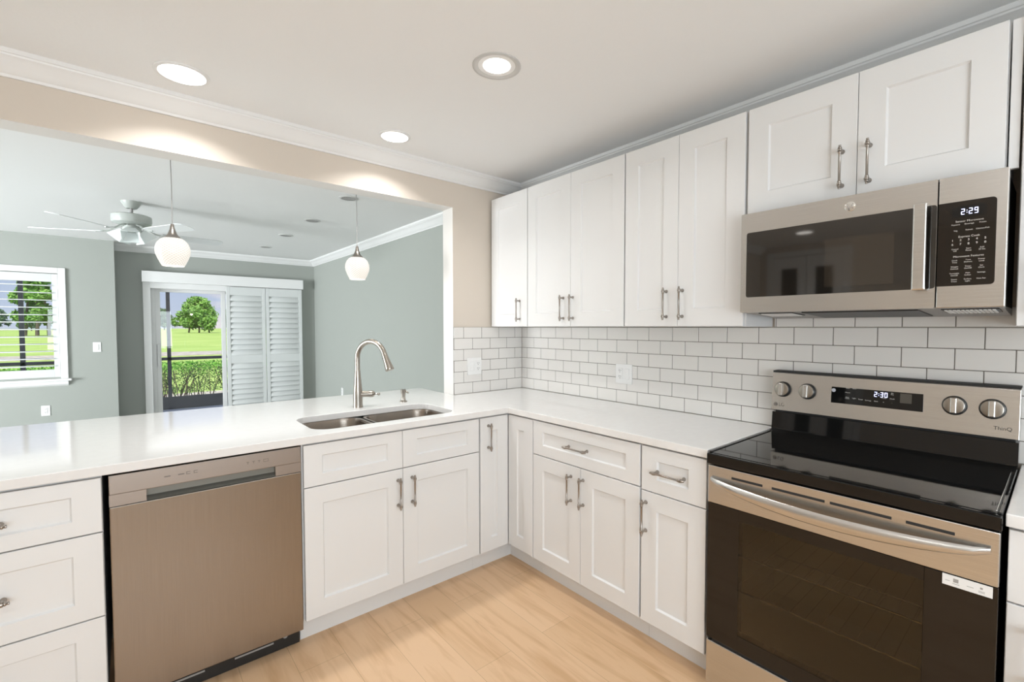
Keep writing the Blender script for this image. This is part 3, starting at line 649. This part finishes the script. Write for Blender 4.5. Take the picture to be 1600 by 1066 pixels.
downlight('lit round recessed light near the crown moulding, right of the leftmost one', -1.144, -.268, .085, 4.6, 128)
downlight('lit round recessed light with a wide grey trim ring, out in the kitchen ceiling', -1.131, -1.195, .098, PW, 150, True)
downlight('lit round recessed light above the left end of the peninsula, out of view', -4.22, -.80, .095, PW)
downlight('unseen lit recessed light added behind the camera near the back wall', -1.2, -3.4, .095, PW, 160)  # unseen lamp added to light the kitchen from behind
downlight('unseen lit recessed light added behind the camera near the double doors', -3.2, -2.6, .095, PW, 160)  # another unseen ceiling lamp, added as kitchen fill
for i, (x, y) in enumerate(((-.893, 1.15), (-.879, 2.20), (-.886, 3.19), (-.892, 4.215))):
    t = thing('recessed_light', ['unlit recessed light in the living room ceiling nearest the pass-through, beside the right pendant cord', 'unlit recessed light in the living room ceiling, second from the pass-through', 'unlit recessed light in the living room ceiling, third from the pass-through', 'unlit recessed light in the living room ceiling nearest the sliding door'][i], 'ceiling light', (x, y, CZ), 0, 'living room recessed lights')
    MB().lathe([(.075, 0), (.075, -.003), (.072, -.005), (.058, -.006)], (0, 0, 0), seg=32, cap=False).build('trim_ring', M_lens, t, smooth=40)
    MB().lathe([(.001, -.003), (.058, -.0045)], (0, 0, 0), seg=32, cap=False).build('lens', M_grey, t)

# pendants
def pendant():
    t = thing('pendant_light', 'lit pendant with honeycomb glass shade in front of the ceiling fan', 'pendant light', (-2.109, .20, 1.69), 0, 'pendants over the peninsula')
    MB().lathe([(.0455, 0), (.052, .012), (.062, .034), (.0700, .056), (.0725, .074), (.0705, .094), (.063, .114), (.050, .130), (.034, .140), (.034, .137), (.048, .127), (.060, .112), (.0675, .093), (.0695, .074), (.067, .056), (.059, .034), (.049, .012), (.0430, .001)], (0, 0, 0), seg=40, cap=False).build('glass_shade', M_shade, t, smooth=60, recalc=False)
    MB().lathe([(.040, .1365), (.030, .146), (.020, .158), (.012, .180), (.0075, .205), (.0075, .208)], (0, 0, 0), seg=28).build('metal_cap', M_nickel, t, smooth=40)
    MB().tube([(0, 0, .206), (.001, 0, .40), (-.001, .001, .55), (0, 0, .735)], .0022, 8).build('cord', M_grey, t, smooth=50)
    MB().lathe([(.06, .755), (.06, .745), (.045, .733), (.01, .730)], (0, 0, 0), seg=28, cap=False).build('canopy', M_nickel, t, smooth=40)
    MB().lathe([(.001, .045), (.020, .05), (.026, .07), (.018, .095), (.012, .12)], (0, 0, 0), seg=16).build('bulb', M_lamp, t, smooth=40)
    return t
p1 = pendant(); p2 = copy_tree(p1); p2.location = (-1.186, .20, 1.685); p2['label'] = 'lit pendant with honeycomb glass shade above the sink and faucet'
for p in (p1, p2):
    lo = lamp('pendant_lamp', 'POINT', (0, 0, -.01), 1.0, (1, .9, .78), shadow_soft_size=.03); lo.parent = p

# ceiling fan
t = thing('ceiling_fan', 'white five-blade ceiling fan with square glass shades in the living room', 'ceiling fan', (-2.244, 2.48, CZ))
MB().lathe([(.070, 0), (.068, -.010), (.050, -.040), (.036, -.058)], (0, 0, 0), seg=32).build('canopy', M_fan, t, smooth=40)
MB().cyl((0, 0, -.055), (0, 0, -.112), .011, 14).lathe([(.030, -.112), (.024, -.100), (.012, -.096)], (0, 0, 0), seg=20).build('downrod', M_grey, t, smooth=40)
MB().lathe([(.030, -.106), (.110, -.112), (.134, -.122), (.136, -.165), (.130, -.182), (.105, -.192), (.075, -.196)], (0, 0, 0), seg=44).build('motor_housing', M_fan, t, smooth=35)
MB().lathe([(.050, -.196), (.050, -.215), (.062, -.218), (.064, -.250), (.045, -.266)], (0, 0, 0), seg=32).build('light_fitter', M_fan, t, smooth=35)
for k in range(5):
    a = R(13+72*k); c, s = math.cos(a), math.sin(a)
    rot = Matrix.Rotation(a, 4, 'Z')
    pitch = Matrix.Translation((0, 0, -.255)) @ Matrix.Rotation(R(-12), 4, 'X')
    m = MB().slab([(.20, -.045), (.24, -.052), (.62, -.068), (.66, -.055), (.68, -.02), (.68, .02), (.66, .055), (.62, .068), (.24, .052), (.20, .045)], [], -.003, .003); m.bm.transform(rot @ pitch)
    bo_ = m.build('blade', M_fanblade, t)
    m = MB().tube([(.06, 0, -.200), (.11, 0, -.215), (.16, 0, -.250), (.25, 0, -.262)], [.008, .007, .007, .006], 8); m.bm.transform(rot); m.build('blade_iron', M_fan, bo_, smooth=50)
for k, az in enumerate((-95, 25, 145)):
    a = R(az); m = MB()
    b = m.bm; r0, r1, Ht = .028, .062, .085
    ring = [[b.verts.new((sx*r, sy*r, z)) for sx, sy in ((-1, -1), (1, -1), (1, 1), (-1, 1))] for r, z in ((r0, 0), (r1, -Ht), (r1-.003, -Ht), (r0-.003, -.003))]
    for p, q in zip(ring, ring[1:]):
        for i in range(4): b.faces.new((p[i], p[(i+1) % 4], q[(i+1) % 4], q[i]))
    b.faces.new(ring[0])
    m.bm.transform(Matrix.Rotation(a, 4, 'Z') @ Matrix.Translation((.055, 0, -.245)) @ Matrix.Rotation(R(-38), 4, 'Y'))
    m.build('glass_shade', mat('fan_glass', (.85, .9, .89), .3), t)

# ------------------------------------------------------------------ outside
struct(MB().box(-7, 2.5, 5.40, 7.5, -.13, -.03).build('trim_8', M_deck), 'concrete patio slab')
g = MB().box(-420, 420, 7.5, 620, -.5, -.3)
tag(g.build('lawn', M_grass), 'bright green open golf lawn beyond the hedge', 'lawn'); bpy.data.objects['lawn']['kind'] = 'structure'
tag(MB().box(-9, 5, 7.5, 10.2, -.3, -.10).build('planting_bed', M_mulch), 'pale mulch bed under the hedge', 'ground'); bpy.data.objects['planting_bed']['kind'] = 'structure'
tag(MB().box(-80, 60, 31, 36, -.3, -.27).build('sand_strip', M_mulch), 'pale dry strip across the lawn', 'ground'); bpy.data.objects['sand_strip']['kind'] = 'structure'
SY = 7.30
t = thing('screen_enclosure', 'black aluminium patio screen frame with rail and kick panel outside the glass', 'screen frame', (-1.77, SY, -.03))
for x in (-1.70, 0, 1.70, -3.4): MB().box(x-.026, x+.026, -.025, .025, 0, 2.75).build('post', M_frame, t)
MB().box(-5, 3.6, -.025, .025, .845, .895).build('rail', M_frame, t)
MB().box(-5, 3.6, -.025, .025, 2.70, 2.75).build('top_rail', M_frame, t)
MB().box(-5, 3.6, -.012, .012, .0, .215).build('kick_panel', M_frame, t)

def leaves(m, n_, fn, s0, s1):
    b = m.bm
    for _ in range(n_):
        c = Vector(fn()); s = random.uniform(s0, s1)
        d1 = Vector((random.gauss(0, 1), random.gauss(0, 1), random.gauss(0, 1))).normalized(); d2 = d1.orthogonal().normalized()
        b.faces.new([b.verts.new(c+v) for v in (d1*s, d2*s*.5, -d1*s, -d2*s*.5)])
t = thing('hedge', 'clipped bright green hedge with bare twigs just outside the patio screen', 'hedge', (-1.6, 8.5, -.10))
m = MB()
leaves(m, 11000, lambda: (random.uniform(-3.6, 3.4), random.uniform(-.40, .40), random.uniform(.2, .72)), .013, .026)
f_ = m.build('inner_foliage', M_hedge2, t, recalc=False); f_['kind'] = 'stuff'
m = MB(); leaves(m, 9000, lambda: (random.uniform(-3.6, 3.4), random.uniform(-.42, .42), .80-abs(random.gauss(0, .10))), .014, .028)
f_ = m.build('foliage', M_hedge, t, recalc=False); f_['kind'] = 'stuff'
m = MB()
for i in range(95):
    x, y = random.uniform(-3.5, 3.3), random.uniform(-.3, .3)
    for k in range(3):
        dx, dy = random.uniform(-.3, .3), random.uniform(-.15, .15)
        m.tube([(x, y, 0), (x+dx*.3, y+dy*.3, .22), (x+dx*.6+random.uniform(-.05, .05), y+dy*.7, .42), (x+dx, y+dy, .66)], [.010, .008, .006, .004], 5)
m.build('twigs', M_bark, t)['kind'] = 'stuff'

def make_tree(label, loc, h, wd, m_leaf, n_leaf, trunks=1, ls=.5, group='trees beyond the lawn'):
    t = thing('tree', label, 'tree', loc, 0, group)
    m = MB(); lumps = []
    for i in range(44):
        a = random.uniform(0, 2*math.pi); zz = random.uniform(.20, .90); env = (1.0-zz)**.65*1.12*random.uniform(.2, 1)
        lumps.append((wd*.42*env*math.cos(a), wd*.42*env*math.sin(a), zz*h, wd*.10*random.uniform(.7, 1.3)))
    lumps.append((0, 0, h*.9, wd*.08))
    def pt():
        cx, cy, cz, r = random.choice(lumps); v = Vector((random.gauss(0, 1), random.gauss(0, 1), random.gauss(0, .8))).normalized()*r*random.uniform(.65, 1.05)
        return (cx+v.x, cy+v.y, min(cz+v.z, h))
    leaves(m, n_leaf, pt, ls*.6, ls*1.1)
    c = m.build('crown', m_leaf, t, recalc=False)
    for k in range(trunks):
        x = (k-(trunks-1)/2)*wd*.16
        MB().tube([(x, 0, 0), (x*.9+.1, 0, h*.25), (x*.6, 0, h*.6)], [h*.022, h*.018, h*.008], 8).build('trunk', M_bark, t)
    return t
GZ = -.3
make_tree('round bright green tree on the lawn, centred in the sliding door glass', (13.0, 160, GZ), 10.2, 15, M_leaf, 8500, 3, .5)
make_tree('wide green tree on the lawn seen through the left half of the shutters', (-29.5, 128, GZ), 15.5, 13, M_leaf, 4500, 3, .7)
make_tree('green tree on the lawn seen right of the dark post in the shuttered window', (-15.5, 126, GZ), 13.5, 10, M_leaf, 4200, 3, .6)
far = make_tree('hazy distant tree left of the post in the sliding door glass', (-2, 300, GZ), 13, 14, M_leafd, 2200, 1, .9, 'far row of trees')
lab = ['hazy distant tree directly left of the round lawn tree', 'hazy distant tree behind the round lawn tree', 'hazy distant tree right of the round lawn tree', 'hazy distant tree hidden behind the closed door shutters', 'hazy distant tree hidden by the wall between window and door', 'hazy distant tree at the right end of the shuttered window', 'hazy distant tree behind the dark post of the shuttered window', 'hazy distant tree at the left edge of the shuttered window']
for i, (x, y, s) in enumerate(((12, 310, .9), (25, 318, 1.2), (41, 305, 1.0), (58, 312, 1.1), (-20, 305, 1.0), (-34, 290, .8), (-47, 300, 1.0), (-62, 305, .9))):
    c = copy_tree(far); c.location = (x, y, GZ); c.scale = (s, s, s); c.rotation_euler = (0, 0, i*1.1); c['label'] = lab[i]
